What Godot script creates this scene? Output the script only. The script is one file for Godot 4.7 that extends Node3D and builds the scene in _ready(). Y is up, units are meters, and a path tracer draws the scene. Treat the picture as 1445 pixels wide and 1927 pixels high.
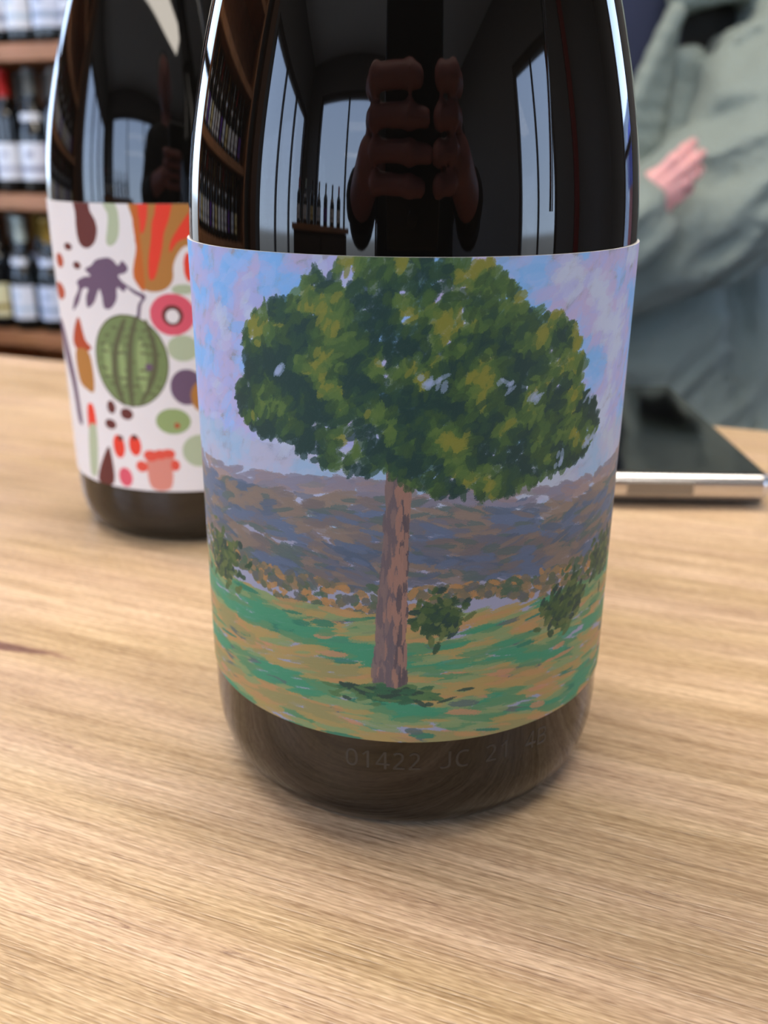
extends Node3D

const TOP := 0.95            # height of the counter top
const YAW := 21.35           # the counter and the shop run at this angle to the line of sight
var rng := RandomNumberGenerator.new()
var names := {}
var grit := FastNoiseLite.new()

const PAPER := Color(0.90, 0.875, 0.87)
const RED := Color(0.90, 0.27, 0.19)
const MAROON := Color(0.40, 0.20, 0.18)
const SAGE := Color(0.70, 0.74, 0.61)
const PLUM := Color(0.43, 0.34, 0.42)
const ORANGE := Color(0.77, 0.40, 0.16)
const OCHRE := Color(0.70, 0.48, 0.24)
const MELON := Color(0.47, 0.53, 0.34)
const DEEP := Color(0.38, 0.38, 0.27)
const LEAF := Color(0.58, 0.65, 0.43)
const CORAL := Color(0.88, 0.34, 0.27)
const BLUSH := Color(0.85, 0.55, 0.49)
const ROSE := Color(0.86, 0.36, 0.42)
const RUST := Color(0.70, 0.30, 0.18)


func _ready():
	rng.seed = 11
	grit.seed = 5
	set_camera()
	set_sky()
	build_room()
	build_counter()
	build_shelves()
	build_bottles()
	build_phone()
	build_customer()
	build_photographer()
	build_lamps()


func set_camera():
	var cam := Camera3D.new()
	cam.name = "camera"
	add_child(cam)
	var a := CameraAttributesPhysical.new()
	a.frustum_focal_length = 21.81        # 24 mm high film: 57.65 degrees from top to bottom
	a.exposure_aperture = 12.0            # an opening of 1.8 mm, as a phone has
	a.frustum_focus_distance = 0.150
	a.frustum_near = 0.01
	a.frustum_far = 60.0
	cam.attributes = a
	cam.position = Vector3(0, TOP + 0.1195, 0)
	cam.rotation_degrees = Vector3(-20.904, YAW, 0.364)
	cam.current = true


func set_sky():
	var sm := ProceduralSkyMaterial.new()      # an overcast day
	sm.sky_top_color = Color(0.64, 0.75, 0.94)
	sm.sky_horizon_color = Color(0.77, 0.86, 0.97)
	sm.sky_curve = 0.3
	sm.ground_horizon_color = Color(0.52, 0.55, 0.58)
	sm.ground_bottom_color = Color(0.42, 0.43, 0.44)
	var sky := Sky.new()
	sky.sky_material = sm
	var e := Environment.new()
	e.background_mode = Environment.BG_SKY
	e.sky = sky
	e.background_energy_multiplier = 8.8
	e.tonemap_mode = Environment.TONE_MAPPER_LINEAR
	e.tonemap_exposure = 1.0
	e.sdfgi_enabled = true
	e.ssao_enabled = true
	e.ssil_enabled = true
	var we := WorldEnvironment.new()
	we.name = "surroundings"
	we.environment = e
	add_child(we)


# ---------------------------------------------------------------- naming

func numbered(called: String) -> String:
	var n: int = names.get(called, -1) + 1
	names[called] = n
	return called if n == 0 else "%s_%03d" % [called, n]


func tag(o: Node3D, label: String, category: String, group := "") -> void:
	o.set_meta("label", label)
	o.set_meta("category", category)
	if group:
		o.set_meta("group", group)


func thing(called: String, label: String, category: String, where := Vector3.ZERO, turn := 0.0, group := "") -> Node3D:
	var o := Node3D.new()
	o.name = numbered(called)
	add_child(o)
	o.position = where
	o.rotation_degrees.y = turn
	tag(o, label, category, group)
	return o


func part(called: String, m: Mesh, mat: Material, parent: Node3D, where := Vector3.ZERO, turn := Vector3.ZERO) -> MeshInstance3D:
	var o := MeshInstance3D.new()
	o.name = called
	o.mesh = m
	if mat:
		o.material_override = mat
	o.position = where
	o.rotation_degrees = turn
	o.cast_shadow = GeometryInstance3D.SHADOW_CASTING_SETTING_ON
	parent.add_child(o, true)
	return o


func setting(called: String, m: Mesh, mat: Material, where: Vector3) -> MeshInstance3D:
	var o := part(numbered(called), m, mat, self, where)
	o.set_meta("kind", "structure")
	return o


# ---------------------------------------------------------------- materials

func mat(c: Color, rough := 0.6, metal := 0.0, spec := 0.5) -> StandardMaterial3D:
	var m := StandardMaterial3D.new()
	m.albedo_color = c
	m.roughness = rough
	m.metallic = metal
	m.metallic_specular = spec
	return m


func printed(im: Image, rough := 0.6) -> StandardMaterial3D:
	var m := mat(Color.WHITE, rough, 0.0, 0.35)
	m.albedo_texture = ImageTexture.create_from_image(im)
	m.texture_repeat = false
	return m


func fibre(w: int, h: int, freq: float, seed_: int, octaves: int, tw: int, th: int) -> PackedByteArray:
	var n := FastNoiseLite.new()
	n.seed = seed_
	n.frequency = freq
	n.fractal_octaves = octaves
	var im := n.get_seamless_image(w, h)
	im.convert(Image.FORMAT_L8)
	# widened by a wrapped margin before it is stretched, so that the tile has no seam
	var m := 4
	var wide := Image.create(w + 2 * m, h + 2 * m, false, Image.FORMAT_L8)
	for dx in [-w, 0, w]:
		for dy in [-h, 0, h]:
			wide.blit_rect(im, Rect2i(0, 0, w, h), Vector2i(m + dx, m + dy))
	wide.resize((w + 2 * m) * tw / w, (h + 2 * m) * th / h, Image.INTERPOLATE_CUBIC)
	return wide.get_region(Rect2i(m * tw / w, m * th / h, tw, th)).get_data()


# wood whose fibres run along X; long fine streaks, short dark pores, broad bands
func wood_material(pale: Color, dark: Color, tile: Vector2, w: int, h: int, seed_: int, rough: float, relief: float) -> StandardMaterial3D:
	var fine := fibre(w / 32, h, 0.20, seed_, 3, w, h)
	var long := fibre(w / 64, h / 4, 0.12, seed_ + 1, 3, w, h)
	var pore := fibre(w / 16, h, 0.24, seed_ + 2, 2, w, h)
	var band := fibre(32, h / 16, 0.09, seed_ + 3, 2, w, h)
	var speck := fibre(w / 4, h, 0.30, seed_ + 4, 2, w, h)
	var line := fibre(w / 32, h, 0.04, seed_ + 5, 1, w, h)
	var px := PackedByteArray()
	px.resize(w * h * 3)
	var bump := PackedByteArray()
	bump.resize(w * h)
	for i in w * h:
		var b := (band[i] - 128) / 128.0
		var t := 0.52 * (fine[i] - 128) / 128.0 + 0.26 * (long[i] - 128) / 128.0 + 0.16 * b + 0.46 * (speck[i] - 128) / 128.0
		var p := clampf((92 - pore[i]) / 50.0, 0.0, 1.0)
		var vein := clampf(1.0 - absf(line[i] - 118) / 2.2, 0.0, 1.0) * clampf((band[i] - 118) / 40.0, 0.0, 1.0)
		t = clampf(0.36 - t * 0.68, 0.0, 1.0)
		t = clampf(t + p * 0.38 + vein * 0.45, 0.0, 1.25)
		px[i * 3] = int(255 * clampf(lerpf(pale.r, dark.r, t), 0, 1))
		px[i * 3 + 1] = int(255 * clampf(lerpf(pale.g, dark.g, t) - 0.005 * b, 0, 1))
		px[i * 3 + 2] = int(255 * clampf(lerpf(pale.b, dark.b, t) + 0.018 * b + 0.03 * vein, 0, 1))
		bump[i] = int(clampf(190.0 - p * 110.0 + (fine[i] - 128) * 0.35, 0, 255))
	var m := mat(Color.WHITE, rough, 0.0, 0.5)
	m.albedo_texture = ImageTexture.create_from_image(Image.create_from_data(w, h, false, Image.FORMAT_RGB8, px))
	m.uv1_triplanar = true
	m.uv1_scale = Vector3(1.0 / tile.x, 1.0 / tile.y, 1.0 / tile.y)
	if relief > 0.0:
		m.heightmap_enabled = true
		m.heightmap_scale = relief
		m.heightmap_texture = ImageTexture.create_from_image(Image.create_from_data(w, h, false, Image.FORMAT_L8, bump))
	return m


# ---------------------------------------------------------------- shapes

# a box with rounded edges; every face a 5 x 5 grid
func rbox(s: Vector3, r: float) -> ArrayMesh:
	var st := SurfaceTool.new()
	st.begin(Mesh.PRIMITIVE_TRIANGLES)
	var hs := s * 0.5
	r = minf(r, minf(hs.x, minf(hs.y, hs.z)) * 0.999)
	var base := 0
	for axis in 3:
		var u := (axis + 1) % 3
		var v := (axis + 2) % 3
		for side in [-1.0, 1.0]:
			var us := [-hs[u], -hs[u] + r * 0.3, -hs[u] + r, hs[u] - r, hs[u] - r * 0.3, hs[u]]
			var vs := [-hs[v], -hs[v] + r * 0.3, -hs[v] + r, hs[v] - r, hs[v] - r * 0.3, hs[v]]
			for i in 6:
				for j in 6:
					var p := Vector3()
					p[axis] = side * hs[axis]
					p[u] = us[i]
					p[v] = vs[j]
					var q := p.clamp(-hs + Vector3.ONE * r, hs - Vector3.ONE * r)
					var d := (p - q).normalized()
					st.set_normal(d)
					st.set_uv(Vector2(us[i] / s[u] + 0.5, 0.5 - vs[j] / s[v]))
					st.add_vertex(q + d * r)
			for i in 5:
				for j in 5:
					var a := base + i * 6 + j
					for k in ([a, a + 6, a + 7, a, a + 7, a + 1] if side < 0 else [a, a + 7, a + 6, a, a + 1, a + 7]):
						st.add_index(k)
			base += 36
	return st.commit()


# (radius, height) pairs turned round Y, bottom to top
func lathe(prof: Array, seg := 64) -> ArrayMesh:
	var st := SurfaceTool.new()
	st.begin(Mesh.PRIMITIVE_TRIANGLES)
	for k in prof.size():
		for i in seg:
			var a := TAU * i / seg
			st.add_vertex(Vector3(prof[k].x * sin(a), prof[k].y, prof[k].x * cos(a)))
	for k in prof.size() - 1:
		for i in seg:
			var a := k * seg + i
			var b := k * seg + (i + 1) % seg
			for n in [a, a + seg, b + seg, a, b + seg, b]:
				st.add_index(n)
	st.generate_normals()
	return st.commit()


# smooth the corners of a profile by a spline through its points
func spline(pts: Array, each := 6) -> Array:
	var c := Curve2D.new()
	for i in pts.size():
		var t: Vector2 = (pts[mini(i + 1, pts.size() - 1)] - pts[maxi(i - 1, 0)]) / 6.0
		c.add_point(pts[i], -t, t)
	var out := []
	for i in pts.size() - 1:
		for k in each:
			out.append(c.sample(i, k / float(each)))
	out.append(pts[-1])
	return out


# a paper label wrapped round a bottle: the printed face and the cut edges are two surfaces
func wrap_label(r: float, y0: float, y1: float, half: float, thick: float, seg := 72) -> ArrayMesh:
	var face := SurfaceTool.new()
	var edge := SurfaceTool.new()
	face.begin(Mesh.PRIMITIVE_TRIANGLES)
	edge.begin(Mesh.PRIMITIVE_TRIANGLES)
	for i in seg + 1:
		var t := i / float(seg)
		var a := lerpf(-half, half, t)
		var n := Vector3(sin(a), 0, cos(a))
		for k in 2:
			face.set_normal(n)
			face.set_uv(Vector2(t, 1.0 - k))
			face.add_vertex(n * (r + thick) + Vector3.UP * (y0 if k == 0 else y1))
		for k in 2:
			edge.set_normal(Vector3.DOWN if k == 0 else Vector3.UP)
			edge.set_uv(Vector2(t, 1.0 - k))
			edge.add_vertex(n * (r + thick) + Vector3.UP * (y0 if k == 0 else y1))
			edge.set_normal(Vector3.DOWN if k == 0 else Vector3.UP)
			edge.set_uv(Vector2(t, 1.0 - k))
			edge.add_vertex(n * (r - 0.0002) + Vector3.UP * (y0 if k == 0 else y1))
	for i in seg:
		var a := i * 2
		for n in [a, a + 1, a + 3, a, a + 3, a + 2]:
			face.add_index(n)
		var b := i * 4
		for n in [b, b + 4, b + 5, b, b + 5, b + 1, b + 2, b + 3, b + 7, b + 2, b + 7, b + 6]:
			edge.add_index(n)
	var m := face.commit()
	return edge.commit(m)


# skin over tapered bones [from, to, radius, radius]: a smooth minimum of capsules, meshed as surface nets
func skin(bones: Array, cell: float, k: float, worn := false) -> ArrayMesh:
	var lo := Vector3.ONE * 1e3
	var hi := -lo
	for b in bones:
		var r: float = maxf(b[2], b[3]) + cell * 3
		for p in [b[0], b[1]]:
			lo = lo.min(p - Vector3.ONE * r)
			hi = hi.max(p + Vector3.ONE * r)
	var n := Vector3i(((hi - lo) / cell).ceil()) + Vector3i.ONE
	var sx := 1
	var sy := n.x
	var sz := n.x * n.y
	var f := PackedFloat32Array()
	f.resize(n.x * n.y * n.z)
	f.fill(0.5)
	for b in bones:
		var a: Vector3 = b[0]
		var ba: Vector3 = b[1] - a
		var ra: float = b[2]
		var rb: float = b[3]
		var l2 := maxf(ba.length_squared(), 1e-9)
		var pad: float = maxf(ra, rb) + k + cell * 2
		var i0 := Vector3i(((a.min(b[1]) - Vector3.ONE * pad - lo) / cell).floor()).clamp(Vector3i.ZERO, n - Vector3i.ONE)
		var i1 := Vector3i(((a.max(b[1]) + Vector3.ONE * pad - lo) / cell).ceil()).clamp(Vector3i.ZERO, n - Vector3i.ONE)
		for z in range(i0.z, i1.z + 1):
			for y in range(i0.y, i1.y + 1):
				var at := z * sz + y * sy + i0.x
				for x in range(i0.x, i1.x + 1):
					var pa := lo + Vector3(x, y, z) * cell - a
					var h := clampf(pa.dot(ba) / l2, 0.0, 1.0)
					var d := (pa - ba * h).length() - lerpf(ra, rb, h)
					var o := f[at]
					var w := maxf(k - absf(o - d), 0.0) / k
					f[at] = minf(o, d) - w * w * k * 0.25
					at += 1
	if worn:
		for z in n.z:
			for y in n.y:
				for x in n.x:
					var at := z * sz + y * sy + x
					if absf(f[at]) < 0.09:
						f[at] = coat_shape(lo + Vector3(x, y, z) * cell, f[at])
	var st := SurfaceTool.new()
	st.begin(Mesh.PRIMITIVE_TRIANGLES)
	var idx := {}
	var count := 0
	var off := [0, sx, sy, sx + sy, sz, sx + sz, sy + sz, sx + sy + sz]
	var cor := [Vector3(0, 0, 0), Vector3(1, 0, 0), Vector3(0, 1, 0), Vector3(1, 1, 0), Vector3(0, 0, 1), Vector3(1, 0, 1), Vector3(0, 1, 1), Vector3(1, 1, 1)]
	var edges := [[0, 1], [2, 3], [4, 5], [6, 7], [0, 2], [1, 3], [4, 6], [5, 7], [0, 4], [1, 5], [2, 6], [3, 7]]
	for z in n.z - 1:
		for y in n.y - 1:
			for x in n.x - 1:
				var at := z * sz + y * sy + x
				var inside := f[at] < 0.0
				var mixed := false
				for c in 7:
					if (f[at + off[c + 1]] < 0.0) != inside:
						mixed = true
						break
				if not mixed:
					continue
				var sum := Vector3.ZERO
				var m := 0
				for e in edges:
					var fa := f[at + off[e[0]]]
					var fb := f[at + off[e[1]]]
					if (fa < 0.0) != (fb < 0.0):
						sum += cor[e[0]].lerp(cor[e[1]], fa / (fa - fb))
						m += 1
				idx[at] = count
				count += 1
				st.add_vertex(lo + (Vector3(x, y, z) + sum / m) * cell)
	var strides := [sx, sy, sz]
	for at in idx:
		for axis in 3:
			var s1: int = strides[(axis + 1) % 3]
			var s2: int = strides[(axis + 2) % 3]
			var fa := f[at]
			var fb := f[at + strides[axis]]
			if (fa < 0.0) == (fb < 0.0) or not (idx.has(at - s1) and idx.has(at - s2) and idx.has(at - s1 - s2)):
				continue
			var q := [idx[at], idx[at - s1], idx[at - s1 - s2], idx[at - s2]]
			for t in ([q[0], q[2], q[1], q[0], q[3], q[2]] if fa < 0.0 else [q[0], q[1], q[2], q[0], q[2], q[3]]):
				st.add_index(t)
	st.generate_normals()
	return st.commit()


func glyph_wrap(text: String, size: float, r: float, angle: float, y: float, slant: float) -> ArrayMesh:
	var tm := TextMesh.new()
	var font := SystemFont.new()
	font.font_names = PackedStringArray(["Droid Sans Mono"])
	tm.font = font
	tm.text = text
	tm.font_size = 32
	tm.pixel_size = size / 32.0
	tm.depth = 0.0004
	tm.curve_step = 2.0
	var arr := tm.get_mesh_arrays()
	var v: PackedVector3Array = arr[Mesh.ARRAY_VERTEX]
	var st := SurfaceTool.new()
	st.begin(Mesh.PRIMITIVE_TRIANGLES)
	for p in v:
		var a := angle + p.x / r
		var rr := r + p.z * 0.15
		st.set_normal(Vector3(sin(a), 0, cos(a)))
		st.add_vertex(Vector3(rr * sin(a), y + p.y + p.x * slant, rr * cos(a)))
	for i in arr[Mesh.ARRAY_INDEX]:
		st.add_index(i)
	return st.commit()


# ---------------------------------------------------------------- the shop

func wall(called: String, size: Vector3, where: Vector3, m: Material, holes: Array) -> void:
	var w := CSGBox3D.new()
	w.name = called
	w.size = size
	w.material = m
	w.position = where
	w.set_meta("kind", "structure")
	for h in holes:
		var c := CSGBox3D.new()
		c.name = "opening"
		c.operation = CSGShape3D.OPERATION_SUBTRACTION
		c.size = h[0]
		c.position = h[1] - where
		c.material = m
		w.add_child(c, true)
	add_child(w)


# a framed window in the plane across Z, turned by `turn`; w and h are the opening
func window(called: String, where: Vector3, turn: float, w: float, h: float, across: int, up: int, frame: Material, pane: Material) -> void:
	var o := Node3D.new()
	o.name = called
	o.position = where
	o.rotation_degrees.y = turn
	o.set_meta("kind", "structure")
	add_child(o)
	var t := 0.06
	for s in [-1, 1]:
		part("frame", rbox(Vector3(t, h, 0.08), 0.006), frame, o, Vector3(s * (w - t) / 2, 0, 0))
		part("frame", rbox(Vector3(w - 2 * t, t, 0.08), 0.006), frame, o, Vector3(0, s * (h - t) / 2, 0))
	var cw := (w - 2 * t) / across
	var ch := (h - 2 * t) / up
	for i in range(1, across):
		part("mullion", rbox(Vector3(0.045, h - 2 * t, 0.06), 0.005), frame, o, Vector3(-w / 2 + t + i * cw, 0, 0))
	for k in range(1, up):
		for i in across:
			part("mullion", rbox(Vector3(cw - 0.045, 0.045, 0.06), 0.005), frame, o, Vector3(-w / 2 + t + (i + 0.5) * cw, -h / 2 + t + k * ch, 0))
	for i in across:
		for k in up:
			part("pane", rbox(Vector3(cw - 0.03, ch - 0.03, 0.006), 0.001), pane, o, Vector3(-w / 2 + t + (i + 0.5) * cw, -h / 2 + t + (k + 0.5) * ch, 0))


func build_room():
	var plaster := mat(Color(0.46, 0.45, 0.45), 0.9)
	var white := mat(Color(0.86, 0.86, 0.86), 0.9)
	var light := mat(Color(0.40, 0.38, 0.36), 0.85)
	var boards := mat(Color(0.40, 0.33, 0.27), 0.6)
	var frame := mat(Color(0.20, 0.14, 0.10), 0.45)
	var pane := mat(Color(0.96, 0.98, 0.98, 0.05), 0.02)
	pane.transparency = BaseMaterial3D.TRANSPARENCY_ALPHA
	setting("floor", rbox(Vector3(4.9, 0.1, 5.8), 0.002), boards, Vector3(0.1, -0.05, 0.35))
	setting("ceiling", rbox(Vector3(4.9, 0.1, 5.8), 0.002), white, Vector3(0.1, 2.95, 0.35))
	wall("wall_back", Vector3(4.4, 2.9, 0.15), Vector3(0.1, 1.45, -2.375), light, [[Vector3(0.66, 2.0, 0.4), Vector3(1.05, 1.30, -2.375)]])
	wall("wall_left", Vector3(0.15, 2.9, 5.6), Vector3(-2.175, 1.45, 0.35), plaster, [[Vector3(0.4, 1.6, 0.85), Vector3(-2.175, 1.55, -1.42)], [Vector3(0.4, 1.7, 1.8), Vector3(-2.175, 1.50, 1.95)]])
	wall("wall_right", Vector3(0.15, 2.9, 5.6), Vector3(2.375, 1.45, 0.35), plaster, [[Vector3(0.4, 1.5, 0.9), Vector3(2.375, 1.55, 0.2)]])
	wall("wall_front", Vector3(4.4, 2.9, 0.15), Vector3(0.1, 1.45, 3.075), plaster, [[Vector3(3.6, 2.1, 0.4), Vector3(0.1, 1.5, 3.075)]])
	window("window_1", Vector3(1.05, 1.30, -2.36), 0, 0.66, 2.0, 1, 2, frame, pane)
	window("window_2", Vector3(-2.16, 1.55, -1.42), 90, 0.85, 1.6, 1, 2, frame, pane)
	window("window_3", Vector3(2.36, 1.55, 0.2), 90, 0.9, 1.5, 2, 1, frame, pane)
	window("window_5", Vector3(-2.16, 1.50, 1.95), 90, 1.8, 1.7, 3, 1, frame, pane)
	window("window_4", Vector3(0.1, 1.5, 3.06), 0, 3.6, 2.1, 4, 1, frame, pane)
	# what the narrow window looks out on: a house front across the lane, with an awning and a shop sign
	var house := thing("house_front", "pale house front with a blue awning across the lane, seen through the narrow window", "building", Vector3(2.6, 0, -5.2))
	part("wall", rbox(Vector3(4.0, 1.9, 0.3), 0.01), mat(Color(0.62, 0.66, 0.72), 0.9), house, Vector3(0, 0.95, 0))
	part("awning", rbox(Vector3(1.1, 0.35, 0.8), 0.05), mat(Color(0.12, 0.16, 0.52), 0.7), house, Vector3(-0.9, 1.45, 0.5), Vector3(18, 0, 0))
	part("door", rbox(Vector3(0.5, 1.25, 0.08), 0.01), mat(Color(0.48, 0.12, 0.14), 0.5), house, Vector3(-0.55, 0.63, 0.17))
	var timber := thing("timber_post", "brown timber post against the left wall beside the side shelves", "post", Vector3(-2.0, 0, 0.80))
	part("shaft", rbox(Vector3(0.15, 2.86, 0.15), 0.01), mat(Color(0.42, 0.27, 0.16), 0.6), timber, Vector3(0, 1.45, 0))
	part("plinth", rbox(Vector3(0.18, 0.10, 0.18), 0.01), mat(Color(0.36, 0.23, 0.14), 0.6), timber, Vector3(0, 0.06, 0))
	var post := thing("door_post", "red painted square post by the wall on the right of the bar", "post", Vector3(2.2, 0, -0.75))
	part("shaft", rbox(Vector3(0.12, 2.8, 0.12), 0.01), mat(Color(0.50, 0.10, 0.09), 0.4), post, Vector3(0, 1.45, 0))
	part("plinth", rbox(Vector3(0.16, 0.1, 0.16), 0.01), mat(Color(0.30, 0.07, 0.06), 0.5), post, Vector3(0, 0.05, 0))


func build_counter():
	var wood := wood_material(Color(0.92, 0.815, 0.68), Color(0.595, 0.48, 0.36), Vector2(0.52, 0.30), 2048, 2048, 21, 0.36, 0.02)
	# a second, wider pattern: tone that drifts from board to board, and one dark crack
	var n := FastNoiseLite.new()
	n.seed = 77
	n.frequency = 0.02
	var im := Image.create(2048, 1024, false, Image.FORMAT_RGBA8)
	var soft := n.get_image(512, 1024)
	soft.resize(2048, 1024, Image.INTERPOLATE_CUBIC)
	for y in 1024:
		for x in 2048:
			var t := soft.get_pixel(x, y).r - 0.5
			im.set_pixel(x, y, Color(0.965 + 0.14 * t, 0.95 + 0.16 * t, 0.94 + 0.19 * t).clamp())
	for k in 84:          # the crack, a dark lens along the grain
		for y in range(-5, 6):
			var reach := 3.4 * (1.0 - pow((k - 42) / 42.0, 2.0)) + grit.get_noise_1d(k * 3.0) * 0.7
			var cut := clampf((reach - absf(y - 3.0 * grit.get_noise_1d(k * 1.5 + 300))) / 1.4, 0.0, 1.0)
			var at := Vector2i(1530 + k, 661 + y)
			im.set_pixelv(at, im.get_pixelv(at).lerp(Color(0.62, 0.51, 0.54), cut))
	wood.detail_enabled = true
	wood.detail_blend_mode = BaseMaterial3D.BLEND_MODE_MUL
	wood.detail_uv_layer = BaseMaterial3D.DETAIL_UV_2
	wood.detail_albedo = ImageTexture.create_from_image(im)
	wood.uv2_triplanar = true
	wood.uv2_scale = Vector3(1.0 / 1.6, 1.0 / 0.8, 1.0 / 0.8)
	wood.uv2_offset = Vector3(0.88, 0.6, 0.6)
	var o := thing("bar_counter", "pale oak bar counter with a fine straight grain under both bottles", "counter", Vector3(0, 0, -0.2))
	part("worktop", rbox(Vector3(2.6, 0.04, 0.523), 0.003), wood, o, Vector3(0, TOP - 0.02, 0))
	part("front_panel", rbox(Vector3(2.5, 0.86, 0.03), 0.003), mat(Color(0.36, 0.27, 0.19), 0.6), o, Vector3(0, 0.47, -0.2))
	part("plinth", rbox(Vector3(2.5, 0.04, 0.44), 0.003), mat(Color(0.12, 0.11, 0.10), 0.7), o, Vector3(0, 0.02, 0))
	for s in [-1, 1]:
		part("side_panel", rbox(Vector3(0.03, 0.87, 0.40), 0.003), mat(Color(0.36, 0.27, 0.19), 0.6), o, Vector3(s * 1.235, 0.475, 0.02))


# ---------------------------------------------------------------- bottles

func glass(c: Color) -> StandardMaterial3D:
	return mat(c, 0.03, 0.0, 0.55)


# the outline of the tall sloping bottle that stands twice on the counter
func sloping_profile() -> Array:
	var out := spline([Vector2(0.0, 0.012), Vector2(0.020, 0.006), Vector2(0.0315, 0.0006), Vector2(0.0345, 0.0), Vector2(0.0368, 0.0012), Vector2(0.0392, 0.0045), Vector2(0.0406, 0.0095), Vector2(0.041, 0.015)], 5)
	var marks := [Vector2(0.041, 0.015), Vector2(0.041, 0.107), Vector2(0.0407, 0.113), Vector2(0.0399, 0.1205), Vector2(0.0385, 0.1285), Vector2(0.0368, 0.136), Vector2(0.0345, 0.145), Vector2(0.030, 0.159), Vector2(0.0235, 0.177), Vector2(0.0180, 0.195), Vector2(0.0152, 0.215), Vector2(0.0142, 0.245), Vector2(0.0140, 0.283)]
	var r := []
	var k := 0
	for i in 134:                     # every 2 mm, then ironed until the curve is fair
		var y := 0.016 + i * 0.002
		while marks[k + 1].y < y:
			k += 1
		r.append(lerpf(marks[k].x, marks[k + 1].x, (y - marks[k].y) / (marks[k + 1].y - marks[k].y)))
	for n in 14:
		var was := r.duplicate()
		for i in range(1, r.size() - 1):
			r[i] = 0.25 * was[i - 1] + 0.5 * was[i] + 0.25 * was[i + 1]
	for i in r.size():
		out.append(Vector2(minf(r[i], 0.041), 0.016 + i * 0.002))
	out.append_array([Vector2(0.0140, 0.283), Vector2(0.0150, 0.2835), Vector2(0.0153, 0.2885), Vector2(0.0145, 0.2895), Vector2(0.0140, 0.297), Vector2(0.0, 0.2975)])
	return out


func counter_bottle(label: String, where: Vector3, art: StandardMaterial3D, y0: float, y1: float, half: float) -> Node3D:
	var o := thing("wine_bottle", label, "bottle", where, YAW)
	var b := part("body", lathe(sloping_profile(), 128), glass(Color(0.045, 0.040, 0.033)), o)
	part("foil_capsule", lathe([Vector2(0.0153, 0.222), Vector2(0.0146, 0.245), Vector2(0.0144, 0.282), Vector2(0.0155, 0.2832), Vector2(0.0158, 0.289), Vector2(0.0149, 0.290), Vector2(0.0144, 0.2978), Vector2(0.0, 0.2982)], 48), mat(Color(0.10, 0.09, 0.09), 0.4, 0.3), o)
	part("mould_seam", seam(deg_to_rad(29), sloping_profile()), b.material_override, o)
	var l := part("label", wrap_label(0.041, y0, y1, half, 0.00028, 120), null, o)
	l.set_surface_override_material(0, art)
	l.set_surface_override_material(1, mat(Color(0.93, 0.92, 0.91), 0.7))
	return o


# the hair-thin ridge that the glass mould leaves up the side of a bottle
func seam(angle: float, prof: Array) -> ArrayMesh:
	var st := SurfaceTool.new()
	st.begin(Mesh.PRIMITIVE_TRIANGLES)
	var count := 0
	for p in prof:
		if p.y < 0.112 or p.y > 0.28 or p.x < 0.013:
			continue
		for k in 5:
			var a: float = angle + (k - 2) * 0.00022 / p.x
			var r: float = p.x + [-0.0001, 0.0001, 0.00016, 0.0001, -0.0001][k]
			st.add_vertex(Vector3(r * sin(a), p.y, r * cos(a)))
		count += 1
	for i in count - 1:
		for k in 4:
			var a := i * 5 + k
			for n in [a, a + 5, a + 6, a, a + 6, a + 1]:
				st.add_index(n)
	st.generate_normals()
	return st.commit()


func build_bottles():
	var a := counter_bottle("tall dark glass wine bottle with a painted landscape label, in the middle of the counter", Vector3(-0.0614, TOP, -0.1706), printed(paint_landscape(), 0.55), 0.0222, 0.1058, deg_to_rad(100))
	part("lot_code", glyph_wrap("01422 JC 21 4B", 0.0048, 0.04102, deg_to_rad(11.5), 0.0178, 0.0), mat(Color(0.20, 0.19, 0.17), 0.35), a).set_meta("label", "faint lot code printed on the glass")
	var b := counter_bottle("dark wine bottle with a fruit and vegetable print label, behind the landscape bottle", Vector3(-0.1791, TOP, -0.2736), printed(paint_vegetables(), 0.6), 0.0195, 0.1065, deg_to_rad(100))
	b.get_node("label").position = Vector3.ZERO


func oval(im: Image, cx: int, cy: int, rx: int, ry: int, c: Color) -> void:
	for y in range(maxi(0, cy - ry), mini(im.get_height(), cy + ry + 1)):
		var w := rx * sqrt(maxf(0.0, 1.0 - pow((y - cy) / float(maxi(ry, 1)), 2.0)))
		var x0 := clampi(int(cx - w), 0, im.get_width() - 1)
		im.fill_rect(Rect2i(x0, y, clampi(int(2 * w), 0, im.get_width() - x0), 1), c)


# a closed soft-cornered outline, filled row by row
func blob(im: Image, xy: Array, c: Color) -> void:
	var pts := PackedVector2Array()
	var n := xy.size() / 2
	for i in n:
		var p := []
		for k in [-1, 0, 1, 2]:
			var j: int = posmod(i + k, n)
			p.append(Vector2(xy[j * 2], xy[j * 2 + 1]))
		for s in 4:
			pts.append(p[1].cubic_interpolate(p[2], p[0], p[3], s / 4.0))
	var lo := 1e6
	var hi := -1e6
	for p in pts:
		lo = minf(lo, p.y)
		hi = maxf(hi, p.y)
	for y in range(maxi(0, int(lo)), mini(im.get_height(), int(hi) + 1)):
		var cuts := []
		for i in pts.size():
			var a := pts[i]
			var b := pts[(i + 1) % pts.size()]
			if (a.y <= y + 0.5) != (b.y <= y + 0.5):
				cuts.append(a.x + (y + 0.5 - a.y) / (b.y - a.y) * (b.x - a.x))
		cuts.sort()
		for i in range(0, cuts.size() - 1, 2):
			var x0 := clampi(int(cuts[i]), 0, im.get_width())
			var x1 := clampi(int(cuts[i + 1]) + 1, 0, im.get_width())
			if x1 > x0:
				im.fill_rect(Rect2i(x0, y, x1 - x0, 1), c)


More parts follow.
